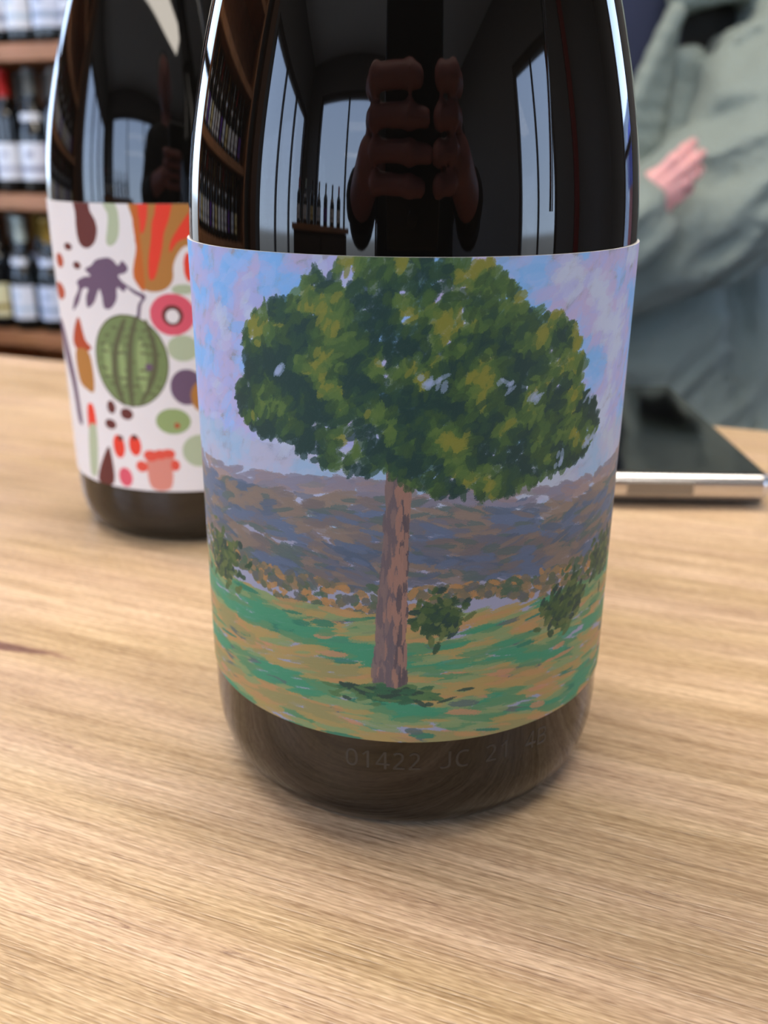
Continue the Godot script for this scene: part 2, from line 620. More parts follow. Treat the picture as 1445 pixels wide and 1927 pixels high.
func paint_vegetables() -> Image:
	var im := Image.create(1200, 700, false, Image.FORMAT_RGB8)
	im.fill(PAPER)
	blob(im, [382, -12, 431, -14, 437, 16, 451, 39, 454, 62, 444, 87, 424, 101, 404, 102, 388, 89, 383, 59, 386, 23], MAROON)
	blob(im, [473, -14, 503, -15, 515, 8, 519, 31, 515, 67, 503, 88, 487, 95, 479, 85, 486, 55, 491, 26, 483, 9], SAGE)
	blob(im, [556, -16, 693, -16, 699, 1, 693, 83, 671, 95, 655, 113, 644, 137, 641, 167, 630, 185, 613, 195, 590, 198, 570, 193, 552, 180, 544, 159, 549, 131, 557, 101, 556, 66, 554, 31], OCHRE)
	blob(im, [556, -16, 569, -16, 569, 42, 570, 101, 570, 193, 552, 180, 544, 159, 549, 131, 557, 101, 556, 66], ORANGE)
	blob(im, [571, -16, 592, -16, 591, 19, 582, 54, 573, 65, 571, 30], RED)
	blob(im, [621, -16, 651, -16, 642, 30, 627, 65, 619, 101, 608, 137, 596, 167, 584, 167, 586, 125, 596, 77, 601, 42, 608, 24], RED)
	blob(im, [698, 13, 695, 66, 659, 83, 639, 107, 643, 83, 662, 54], RED)
	blob(im, [475, 122, 492, 127, 506, 139, 518, 128, 531, 144, 522, 156, 503, 163, 521, 187, 514, 199, 497, 190, 492, 219, 472, 241, 453, 240, 450, 215, 442, 197, 421, 230, 395, 244, 394, 219, 405, 199, 382, 201, 360, 235, 329, 257, 341, 230, 366, 202, 363, 184, 394, 171, 418, 167, 401, 153, 425, 142, 441, 129], PLUM)
	blob(im, [510, 175, 542, 194, 571, 208, 558, 229, 551, 260, 544, 261, 550, 229, 560, 213, 539, 201], PLUM)
	oval(im, 634, 251, 56, 50, ROSE)
	oval(im, 634, 253, 26, 25, MAROON)
	oval(im, 634, 255, 17, 17, PAPER)
	oval(im, 664, 192, 28, 12, SAGE)
	oval(im, 682, 141, 13, 34, RED)
	oval(im, 512, 366, 105, 114, DEEP)
	oval(im, 512, 366, 101, 110, MELON)
	blob(im, [500, 272, 512, 269, 483, 340, 475, 406, 488, 472, 477, 470, 459, 401, 469, 335], DEEP)
	blob(im, [535, 263, 544, 263, 526, 325, 517, 416, 514, 475, 505, 476, 502, 417, 513, 325], DEEP)
	blob(im, [563, 268, 573, 275, 589, 336, 581, 401, 544, 464, 532, 472, 568, 394, 576, 336], DEEP)
	oval(im, 547, 376, 13, 66, LEAF)
	oval(im, 449, 369, 12, 45, LEAF)
	oval(im, 492, 378, 9, 54, LEAF)
	for k in 9:
		var y := 285 + k * 20
		var w := int(92 * sqrt(maxf(0.0, 1.0 - pow((y - 366) / 108.0, 2.0))))
		for x in range(-w, w, 3):
			if grit.get_noise_2d(x * 3.0, y * 7.0) > 0.02:
				im.fill_rect(Rect2i(512 + x, y + int(grit.get_noise_1d(x * 2.0 + y) * 9), 3, 5), DEEP)
	oval(im, 565, 378, 10, 9, PLUM)
	oval(im, 654, 332, 39, 32, SAGE)
	blob(im, [350, 271, 370, 324, 393, 342, 376, 353, 333, 358, 310, 332], RUST)
	blob(im, [318, 360, 376, 353, 390, 402, 385, 454, 357, 454, 321, 432], OCHRE)
	blob(im, [349, 497, 374, 493, 378, 548, 344, 558], RED)
	blob(im, [344, 558, 379, 552, 362, 672, 329, 680], SAGE)
	oval(im, 444, 487, 14, 17, MAROON)
	oval(im, 491, 500, 19, 15, MAROON)
	oval(im, 436, 532, 19, 13, MAROON)
	oval(im, 457, 588, 19, 31, RED)
	oval(im, 507, 580, 18, 28, RED)
	oval(im, 464, 565, 9, 7, MAROON)
	oval(im, 508, 559, 9, 7, MAROON)
	oval(im, 616, 514, 45, 33, LEAF)
	oval(im, 625, 525, 7, 7, RUST)
	oval(im, 657, 428, 42, 45, PLUM)
	oval(im, 692, 453, 27, 38, OCHRE)
	oval(im, 680, 592, 46, 42, SAGE)
	blob(im, [543, 605, 607, 596, 606, 631, 596, 691, 547, 693, 536, 648], BLUSH)
	oval(im, 522, 635, 17, 15, CORAL)
	oval(im, 549, 605, 20, 15, CORAL)
	oval(im, 575, 601, 17, 13, CORAL)
	oval(im, 597, 598, 18, 12, CORAL)
	oval(im, 613, 629, 12, 15, CORAL)
	blob(im, [409, 606, 425, 604, 426, 692, 363, 694], MAROON)
	oval(im, 469, 669, 22, 26, ROSE)
	blob(im, [175, 311, 239, 302, 292, 416, 307, 511, 309, 553, 283, 545, 262, 442], PLUM)
	oval(im, 277, 140, 26, 18, RUST)
	oval(im, 370, 145, 16, 9, MAROON)
	oval(im, 338, 103, 19, 9, MAROON)
	oval(im, 245, 217, 45, 22, RUST)
	# the same fruits again on the far side of the label
	for k in 7:
		oval(im, 770 + (k % 3) * 130, 90 + k * 85, 45, 38, [MELON, ROSE, SAGE, OCHRE, PLUM, RED, LEAF][k])
		oval(im, 60 + (k % 2) * 70, 70 + k * 90, 30, 34, [RUST, SAGE, PLUM, LEAF, ROSE, OCHRE, MAROON][k])
	return im


# one stroke of a flat brush: an oval of broken bristle lines
func dab(im: Image, cx: float, cy: float, l: float, w: float, ang: float, c: Color, cover := 0.85) -> void:
	var ca := cos(ang)
	var sa := sin(ang)
	var ex := int(absf(ca) * l + absf(sa) * w) + 1
	var ey := int(absf(sa) * l + absf(ca) * w) + 1
	for y in range(maxi(0, int(cy) - ey), mini(im.get_height(), int(cy) + ey + 1)):
		for x in range(maxi(0, int(cx) - ex), mini(im.get_width(), int(cx) + ex + 1)):
			var dx := x - cx
			var dy := y - cy
			var u := (dx * ca + dy * sa) / l
			var v := (dy * ca - dx * sa) / w
			var d := u * u + v * v
			if d < 1.0:
				var bristle := grit.get_noise_2d(u * 60.0 + cx, v * 420.0 + cy)
				if d + bristle * 0.9 < 0.95:
					im.set_pixel(x, y, im.get_pixel(x, y).lerp(c.lightened(maxf(bristle, 0) * 0.07), cover))


# an ordinary countryside view in loose brush strokes: sky, a leafy tree, hills, fields
func paint_landscape() -> Image:
	var w := 1432
	var h := 836
	var im := Image.create(w, h, false, Image.FORMAT_RGB8)
	im.fill(Color(0.60, 0.62, 0.72))
	var r := RandomNumberGenerator.new()
	r.seed = 4
	var n := FastNoiseLite.new()
	n.seed = 9
	n.frequency = 0.006
	var sky := [Color(0.50, 0.72, 0.95), Color(0.60, 0.74, 0.95), Color(0.67, 0.70, 0.90), Color(0.72, 0.70, 0.86), Color(0.66, 0.70, 0.90), Color(0.73, 0.79, 0.90)]
	var hill := [Color(0.40, 0.47, 0.58), Color(0.36, 0.43, 0.52), Color(0.44, 0.46, 0.52), Color(0.49, 0.46, 0.46), Color(0.38, 0.45, 0.45), Color(0.55, 0.50, 0.46)]
	var wood := [Color(0.36, 0.40, 0.33), Color(0.45, 0.43, 0.36), Color(0.56, 0.48, 0.36), Color(0.38, 0.40, 0.40), Color(0.68, 0.52, 0.34), Color(0.30, 0.40, 0.33)]
	var field := [Color(0.27, 0.57, 0.44), Color(0.36, 0.55, 0.40), Color(0.52, 0.60, 0.42), Color(0.66, 0.58, 0.37), Color(0.70, 0.56, 0.38), Color(0.58, 0.56, 0.38)]
	# sky
	for i in 6500:
		var x := r.randf() * w
		var y := r.randf() * h * 0.52
		var t := clampf(0.5 + n.get_noise_2d(x * 1.3, y * 1.3) * 1.3 + r.randfn(0, 0.06), 0, 0.999)
		if x < 330:
			t *= clampf(x / 330.0, 0.12, 1.0)
		var c: Color = sky[int(t * 6)]
		if y > h * 0.36:
			c = c.lerp(Color(0.70, 0.75, 0.80), 0.55)
		dab(im, x, y, r.randf_range(13, 30), r.randf_range(6, 12), -0.6 + r.randfn(0, 0.5), c, 0.5)
	# rounded hills, far to near
	for band in 3:
		for i in 1000:
			var x := r.randf() * w
			var y0: float = h * ([0.435, 0.495, 0.555][band] + [0.020, 0.026, 0.020][band] * sin(x * [0.0075, 0.0060, 0.0085][band] + band * 2.1))
			var y := y0 + r.randf() * h * 0.09
			var t := clampf(0.5 + n.get_noise_2d(x * 1.5 + 900 * band, y * 3.0) * 1.5 + r.randfn(0, 0.15), 0, 0.999)
			var c: Color = hill[int(t * 6)]
			if band == 0 and y - y0 < 26:
				c = c.lerp(Color(0.70, 0.62, 0.66), 0.45)
			dab(im, x, y, r.randf_range(14, 34), r.randf_range(4, 9), cos(x * 0.007 + band) * 0.18 + r.randfn(0, 0.2), c.darkened(0.04 * band), 0.8)
	# hedges and roofs at the foot of the hills
	for i in 1100:
		var x := r.randf() * w
		var y := h * (0.635 + 0.05 * r.randf() * (1.6 + sin(x * 0.013)))
		dab(im, x, y, r.randf_range(6, 15), r.randf_range(4, 9), r.randfn(0, 0.6), wood[r.randi() % 6], 0.85)
	# fields in long strips
	for i in 3000:
		var x := r.randf() * w
		var v := r.randf()
		var y := h * (0.70 + 0.31 * v)
		var t := clampf(0.42 + 0.30 * sin(v * 15.0 + sin(x * 0.004) * 1.6) + n.get_noise_2d(x * 0.9, y * 3.2) * 0.9 + 0.18 * (v - 0.4), 0, 0.999)
		var c: Color = field[int(t * 6)]
		if r.randf() < 0.07:
			c = [Color(0.35, 0.42, 0.42), Color(0.74, 0.55, 0.42), Color(0.20, 0.48, 0.40)][r.randi() % 3]
		dab(im, x, y, r.randf_range(16, 46), r.randf_range(3, 8), 0.16 * cos(x * 0.004 + v * 3.0) + r.randfn(0, 0.08), c, 0.82)
	# bushes
	for b in [[300, 560, 70], [1010, 610, 60], [760, 590, 45], [1150, 560, 55]]:
		for i in 170:
			var q := Vector2(r.randfn(0, 0.45), r.randfn(0, 0.33)) * float(b[2])
			dab(im, b[0] + q.x, b[1] + q.y, r.randf_range(7, 15), r.randf_range(4, 8), r.randfn(-0.5, 0.6), [Color(0.20, 0.31, 0.24), Color(0.27, 0.37, 0.24), Color(0.17, 0.27, 0.26), Color(0.36, 0.43, 0.27)][r.randi() % 4], 0.85)
	# the tree: a straight trunk, then a broad rounded crown
	for i in 420:
		var v := r.randf()
		var s := r.randf_range(-1, 1)
		var half := lerpf(17, 31, v * v)
		var c: Color = [Color(0.50, 0.43, 0.42), Color(0.42, 0.38, 0.40), Color(0.60, 0.47, 0.42), Color(0.35, 0.32, 0.34)][clampi(int((s + 1) * 1.2 + r.randf() * 1.6), 0, 3)]
		dab(im, 690 + s * half - v * 14, lerpf(330, 730, v), r.randf_range(14, 30), r.randf_range(3, 6), PI / 2 + r.randfn(0, 0.06), c, 0.85)
	var lobes := [[700, 120, 200, 135], [530, 160, 120, 95], [880, 180, 135, 105], [640, 250, 170, 85], [830, 290, 175, 85], [985, 280, 85, 65], [470, 235, 80, 60]]
	for i in 5600:
		var k: Array = lobes[[0, 0, 0, 1, 1, 2, 2, 3, 4, 4, 5, 6][r.randi() % 12]]
		var a := r.randf() * TAU
		var q := sqrt(r.randf())
		var p := Vector2(k[0] + cos(a) * q * k[2], k[1] + sin(a) * q * k[3])
		var t := clampf(0.38 + n.get_noise_2d(p.x * 2.0 + 300, p.y * 2.0) * 1.1 + (p.x - 700) / 2400.0 - (p.y - 200) / 1500.0 + r.randfn(0, 0.12), 0, 0.999)
		var c: Color = [Color(0.15, 0.26, 0.25), Color(0.19, 0.31, 0.25), Color(0.23, 0.34, 0.23), Color(0.28, 0.40, 0.24), Color(0.35, 0.46, 0.25), Color(0.50, 0.52, 0.24)][int(t * 6)]
		dab(im, p.x, p.y, r.randf_range(8, 18), r.randf_range(4, 9), -0.9 + r.randfn(0, 0.6), c, 0.72)
	for i in 9:           # gaps of sky between the boughs, each a few strokes
		var k: Array = lobes[r.randi() % lobes.size()]
		var a := r.randf() * TAU
		for j in 5:
			dab(im, k[0] + cos(a) * k[2] * 0.95 + r.randfn(0, 8), k[1] + sin(a) * k[3] * 0.95 + r.randfn(0, 5), r.randf_range(6, 14), r.randf_range(3, 6), -0.7 + r.randfn(0, 0.5), Color(0.60, 0.68, 0.82), 0.6)
	for i in 130:         # grass round the foot of the trunk
		dab(im, 680 + r.randfn(0, 45), 738 + r.randfn(0, 9), r.randf_range(8, 22), r.randf_range(3, 6), r.randfn(0, 0.2), [Color(0.22, 0.40, 0.30), Color(0.33, 0.47, 0.31), Color(0.20, 0.30, 0.27)][r.randi() % 3], 0.85)
	return im


# ---------------------------------------------------------------- the wall of wine

var label_cache := {}

func small_label(c: Color, band: Color) -> StandardMaterial3D:
	var key := c.to_html() + band.to_html()
	if not label_cache.has(key):
		var im := Image.create(64, 64, false, Image.FORMAT_RGB8)
		im.fill(c)
		im.fill_rect(Rect2i(0, 40, 64, 10), band)
		im.fill_rect(Rect2i(26, 14, 12, 12), band)
		label_cache[key] = printed(im, 0.6)
	return label_cache[key]


func shelf_bottle(kind: int, foil: Color, paper: Color, band: Color, body: Color) -> Node3D:
	var o := Node3D.new()
	var prof: Array
	if kind == 0:          # straight sides, high shoulders
		prof = [Vector2(0, 0.02), Vector2(0.030, 0.0), Vector2(0.035, 0.002), Vector2(0.037, 0.008), Vector2(0.0375, 0.02), Vector2(0.0375, 0.185), Vector2(0.036, 0.198), Vector2(0.030, 0.210), Vector2(0.020, 0.220), Vector2(0.0155, 0.232), Vector2(0.0142, 0.25), Vector2(0.0140, 0.29), Vector2(0.0152, 0.291), Vector2(0.0152, 0.299), Vector2(0, 0.3)]
	else:                  # sloping shoulders
		prof = [Vector2(0, 0.02), Vector2(0.033, 0.0), Vector2(0.038, 0.003), Vector2(0.0405, 0.012), Vector2(0.041, 0.02), Vector2(0.041, 0.14), Vector2(0.0385, 0.155), Vector2(0.033, 0.172), Vector2(0.025, 0.192), Vector2(0.0185, 0.212), Vector2(0.0155, 0.235), Vector2(0.0145, 0.26), Vector2(0.0143, 0.285), Vector2(0.0155, 0.286), Vector2(0.0155, 0.296), Vector2(0, 0.297)]
	var r := 0.0375 if kind == 0 else 0.041
	part("body", lathe(prof, 28), glass(body), o)
	part("foil_capsule", lathe([Vector2(0.0150, 0.235), Vector2(0.0156, 0.24), Vector2(0.0152, 0.287), Vector2(0.0163, 0.288), Vector2(0.0163, 0.3), Vector2(0.015, 0.3015), Vector2(0, 0.302)], 20), mat(foil, 0.35, 0.2), o)
	var l := part("label", wrap_label(r, 0.035, 0.125, 1.25, 0.0003, 20), null, o)
	l.set_surface_override_material(0, small_label(paper, band))
	l.set_surface_override_material(1, mat(paper, 0.7))
	if kind == 1:
		var nl := part("neck_label", wrap_label(0.0258, 0.178, 0.196, 1.1, 0.006, 16), null, o)
		nl.set_surface_override_material(0, small_label(paper, paper))
		nl.set_surface_override_material(1, mat(paper, 0.7))
	return o


# boards, uprights and a back; `along_z` runs it along the left wall
func shelf_unit(called: String, label: String, where: Vector3, along_z: bool, w: float, levels: Array, wood: Material) -> void:
	var o := thing(called, label, "shelves", where)
	shelf_piece(o, along_z, "back_panel", Vector3(w, 2.5, 0.02), Vector3(0, 1.26, 0.012), wood)
	for s in [-1, 1]:
		shelf_piece(o, along_z, "upright", Vector3(0.035, 2.5, 0.33), Vector3(s * (w / 2 - 0.018), 1.26, 0.188), wood)
	for y in levels:
		shelf_piece(o, along_z, "shelf_board", Vector3(w - 0.075, 0.038, 0.325), Vector3(0, y - 0.019, 0.187), wood)


func shelf_piece(o: Node3D, along_z: bool, called: String, size: Vector3, at: Vector3, m: Material) -> void:
	part(called, rbox(Vector3(size.z, size.y, size.x) if along_z else size, 0.003), m, o, Vector3(at.z, at.y, -at.x) if along_z else at)


func build_shelves():
	var wood := wood_material(Color(0.74, 0.50, 0.32), Color(0.50, 0.32, 0.19), Vector2(0.8, 0.4), 512, 256, 51, 0.5, 0.0)
	var levels := [0.10, 0.29, 0.63, 0.976, 1.313, 1.655, 1.99, 2.33]
	shelf_unit("wall_shelves", "tall wooden shelves stacked with wine behind the bar counter", Vector3(-1.385, 0, -2.295), false, 1.40, levels, wood)
	shelf_unit("side_shelves", "wooden wine shelves along the plastered left wall", Vector3(-2.095, 0, -0.22), true, 1.44, levels, wood)
	var white := Color(0.90, 0.90, 0.92)
	var kinds := []
	# shape, capsule, label, band, glass, in words
	for k in [
		[0, Color(0.72, 0.12, 0.10), white, Color(0.7, 0.7, 0.75), Color(0.05, 0.05, 0.05), "red capsule and a white label"],
		[1, Color(0.42, 0.42, 0.40), white, Color(0.55, 0.55, 0.62), Color(0.04, 0.05, 0.04), "grey capsule and white labels"],
		[0, Color(0.40, 0.38, 0.36), Color(0.42, 0.25, 0.62), Color(0.25, 0.3, 0.5), Color(0.04, 0.04, 0.05), "grey capsule and a purple label"],
		[1, Color(0.66, 0.52, 0.22), Color(0.84, 0.86, 0.92), Color(0.6, 0.66, 0.75), Color(0.05, 0.06, 0.04), "gold capsule and pale blue labels"],
		[0, Color(0.12, 0.11, 0.11), Color(0.88, 0.84, 0.66), Color(0.6, 0.5, 0.2), Color(0.04, 0.04, 0.04), "black capsule and a cream label"],
		[1, Color(0.80, 0.84, 0.80), white, Color(0.75, 0.8, 0.85), Color(0.05, 0.06, 0.05), "silvery white capsule and white labels"],
	]:
		kinds.append([shelf_bottle(k[0], k[1], k[2], k[3], k[4]), k[5]])
		kinds[-1][0].scale = Vector3.ONE * 0.95
	var rows := [[1.313, "upper shelf", [1, 5, 1, 5, 3]], [0.976, "middle shelf", [5, 4, 0, 1, 2]], [0.63, "lowest shelf", [1, 4, 5, 3, 3]]]
	var ordinal := ["first", "second", "third", "fourth", "fifth", "sixth"]
	for row in rows:
		for depth in 2:
			var seen := 0
			for i in 14:
				var x := -1.965 + i * 0.083 + (0.042 if depth else 0.0) + rng.randf_range(-0.002, 0.002)
				var z := -2.0 - depth * 0.115 + rng.randf_range(-0.008, 0.008)
				var k: int = row[2][(i + depth * 2) % 5]
				var b: Node3D = kinds[k][0].duplicate()
				b.name = numbered("shelved_bottle")
				add_child(b)
				b.position = Vector3(x, row[0] + 0.0008, z)
				b.rotation_degrees.y = rng.randf_range(-14, 14)
				if x > -1.90 and x < -1.56:
					tag(b, "bottle with %s, %s in the %s row, %s" % [kinds[k][1], ordinal[seen], "back" if depth else "front", row[1]], "bottle", "wine bottles on the wall shelves")
					seen += 1
				elif x < -1.8:
					tag(b, "wine bottle at the left end of the wall shelves, outside the picture", "bottle", "wine bottles at the left end of the wall shelves")
				else:
					tag(b, "wine bottle on the wall shelves, hidden behind the bottles on the counter", "bottle", "wine bottles on the wall shelves out of view")
	for y in [0.976, 1.313, 0.63]:
		for i in 14:
			var b: Node3D = kinds[(i * 7 + int(y * 10)) % 6][0].duplicate()
			b.name = numbered("shelved_bottle")
			add_child(b)
			b.position = Vector3(-1.86 + rng.randf_range(-0.02, 0.02), y + 0.0008, -0.85 + i * 0.09)
			b.rotation_degrees.y = 90 + rng.randf_range(-14, 14)
			tag(b, "wine bottle on the side shelves, seen only as a reflection", "bottle", "wine bottles on the side shelves")
	# a cabinet in the shop behind the camera, seen as a reflection
	var stand := thing("display_cabinet", "dark drawer cabinet with a wooden top in the shop, seen only as a reflection", "cabinet", Vector3(-0.95, 0, 1.75), -35)
	var brown := mat(Color(0.24, 0.17, 0.12), 0.5)
	part("cabinet_top", rbox(Vector3(1.0, 0.035, 0.42), 0.004), wood, stand, Vector3(0, 1.10, 0))
	part("case", rbox(Vector3(0.94, 0.30, 0.38), 0.004), brown, stand, Vector3(0, 0.93, 0))
	for sx in [-1, 1]:
		var d := part("drawer", rbox(Vector3(0.44, 0.24, 0.02), 0.004), brown, stand, Vector3(sx * 0.23, 0.93, -0.197))
		part("knob", lathe([Vector2(0, 0), Vector2(0.008, 0), Vector2(0.006, 0.012), Vector2(0.014, 0.02), Vector2(0.012, 0.028), Vector2(0, 0.03)], 16), mat(Color(0.6, 0.5, 0.3), 0.3, 0.9), d, Vector3(0, 0, -0.009), Vector3(-90, 0, 0))
		for sz in [-1, 1]:
			part("leg", rbox(Vector3(0.05, 0.785, 0.05), 0.004), brown, stand, Vector3(sx * 0.44, 0.393, sz * 0.16))
	for i in 7:
		var b: Node3D = kinds[(i * 5) % 6][0].duplicate()
		b.name = numbered("shelved_bottle")
		add_child(b)
		b.position = Vector3(-0.95, 1.1185, 1.75) + Vector3(-0.39 + i * 0.13, 0, 0.02).rotated(Vector3.UP, deg_to_rad(-35))
		b.rotation_degrees.y = 180
		tag(b, "wine bottle on the display cabinet, seen only as a reflection", "bottle", "wine bottles on the display cabinet")
	for k in kinds:
		k[0].free()


# ---------------------------------------------------------------- the phone on the counter

func build_phone():
	var o := thing("smartphone", "black screened smartphone with a polished steel rim lying on the counter", "phone", Vector3(-0.0431, TOP, -0.4010), YAW - 1.5)
	var steel := mat(Color(0.80, 0.79, 0.79), 0.24, 1.0)
	part("rim", rbox(Vector3(0.0735, 0.0102, 0.1430), 0.0042), steel, o, Vector3(0, 0.0080, 0))
	part("screen", rbox(Vector3(0.0680, 0.0012, 0.1375), 0.0005), mat(Color(0.012, 0.012, 0.014), 0.05), o, Vector3(0, 0.0128, 0))
	part("back_glass", rbox(Vector3(0.0680, 0.0016, 0.1380), 0.0007), mat(Color(0.25, 0.24, 0.23), 0.3), o, Vector3(0, 0.0026, 0))
	part("camera_bump", rbox(Vector3(0.0340, 0.0030, 0.0340), 0.0012), mat(Color(0.20, 0.19, 0.18), 0.4), o, Vector3(0.012, 0.0015, 0.046))
	part("connector_plate", rbox(Vector3(0.0240, 0.0048, 0.0006), 0.0002), mat(Color(0.55, 0.54, 0.53), 0.35, 0.9), o, Vector3(-0.004, 0.0080, 0.0714))
	part("side_button", rbox(Vector3(0.0008, 0.0022, 0.012), 0.0003), steel, o, Vector3(0.0369, 0.0086, -0.025))


# ---------------------------------------------------------------- people

func finger(out: Array, pts: Array, r: float) -> void:
	for i in pts.size() - 1:
		out.append([pts[i], pts[i + 1], r * (1.0 - 0.08 * i), r * (1.0 - 0.08 * (i + 1))])


func head_bones(y: float) -> Array:
	return [
		[Vector3(0, y, -0.02), Vector3(0, y + 0.05, -0.015), 0.088, 0.085], [Vector3(0, y - 0.045, 0.025), Vector3(0, y + 0.03, 0.03), 0.055, 0.066],
		[Vector3(0, y - 0.075, 0.055), Vector3(0, y - 0.07, 0.05), 0.024, 0.026], [Vector3(0, y + 0.02, 0.094), Vector3(0, y - 0.018, 0.108), 0.009, 0.014],
		[Vector3(-0.087, y + 0.01, -0.01), Vector3(-0.089, y - 0.03, -0.005), 0.014, 0.010], [Vector3(0.087, y + 0.01, -0.01), Vector3(0.089, y - 0.03, -0.005), 0.014, 0.010],
		[Vector3(0, y - 0.19, -0.035), Vector3(0, y - 0.05, -0.025), 0.060, 0.055], [Vector3(-0.02, y - 0.042, 0.085), Vector3(0.02, y - 0.042, 0.085), 0.008, 0.008],
	]


func leg_bones(r: float, z: float) -> Array:
	var out := []
	for s in [-1, 1]:
		out.append([Vector3(s * 0.095, 0.93, z), Vector3(s * 0.11, 0.50, z + 0.01), 0.10 + r, 0.068 + r])
		out.append([Vector3(s * 0.11, 0.50, z + 0.01), Vector3(s * 0.12, 0.10, z - 0.01), 0.066 + r, 0.045 + r])
	return out


func shoes(o: Node3D) -> void:
	for s in [-1, 1]:
		part("shoe", skin([[Vector3(s * 0.12, 0.05, -0.05), Vector3(s * 0.13, 0.042, 0.13), 0.048, 0.042], [Vector3(s * 0.12, 0.06, -0.04), Vector3(s * 0.12, 0.11, -0.02), 0.046, 0.050]], 0.012, 0.03), mat(Color(0.10, 0.09, 0.08), 0.5), o)


var folds := FastNoiseLite.new()

# folds, the open front and the hollow under the collar of the coat
func coat_shape(p: Vector3, f: float) -> float:
	if p.x > -0.05 and p.z > -0.1:
		var along := p.x * 0.72 + p.y * 0.55 + p.z * 0.2
		var across := -p.x * 0.60 + p.y * 0.80
		if p.y < 0.93 and p.z < 0.17:          # the skirt falls straight
			along = p.y
			across = p.x * 1.2 + p.z * 0.3
		f -= 0.021 * folds.get_noise_2d(along * 3.6 + 1.3, across * 12.0 + 0.4) + 0.004
	# the front is open down to the waist; its edge runs up to the shoulder
	var open := maxf(absf(p.x) - (0.040 + (p.y - 1.167) * 0.415), 0.04 - p.z)
	f = maxf(f, -maxf(open, maxf(1.02 - p.y, p.z - 0.19)))
	# the hollow between collar and lapel
	for c in [[Vector3(0.106, 1.240, 0.10), Vector3(0.190, 1.264, 0.10), 0.020], [Vector3(0.140, 1.240, 0.10), Vector3(0.146, 1.222, 0.10), 0.018]]:
		var ba: Vector3 = c[1] - c[0]
		var h2 := clampf((p - c[0]).dot(ba) / ba.length_squared(), 0.0, 1.0)
		var q: Vector3 = p - c[0] - ba * h2
		q.z *= 0.22
		f = maxf(f, c[2] - q.length())
	return f


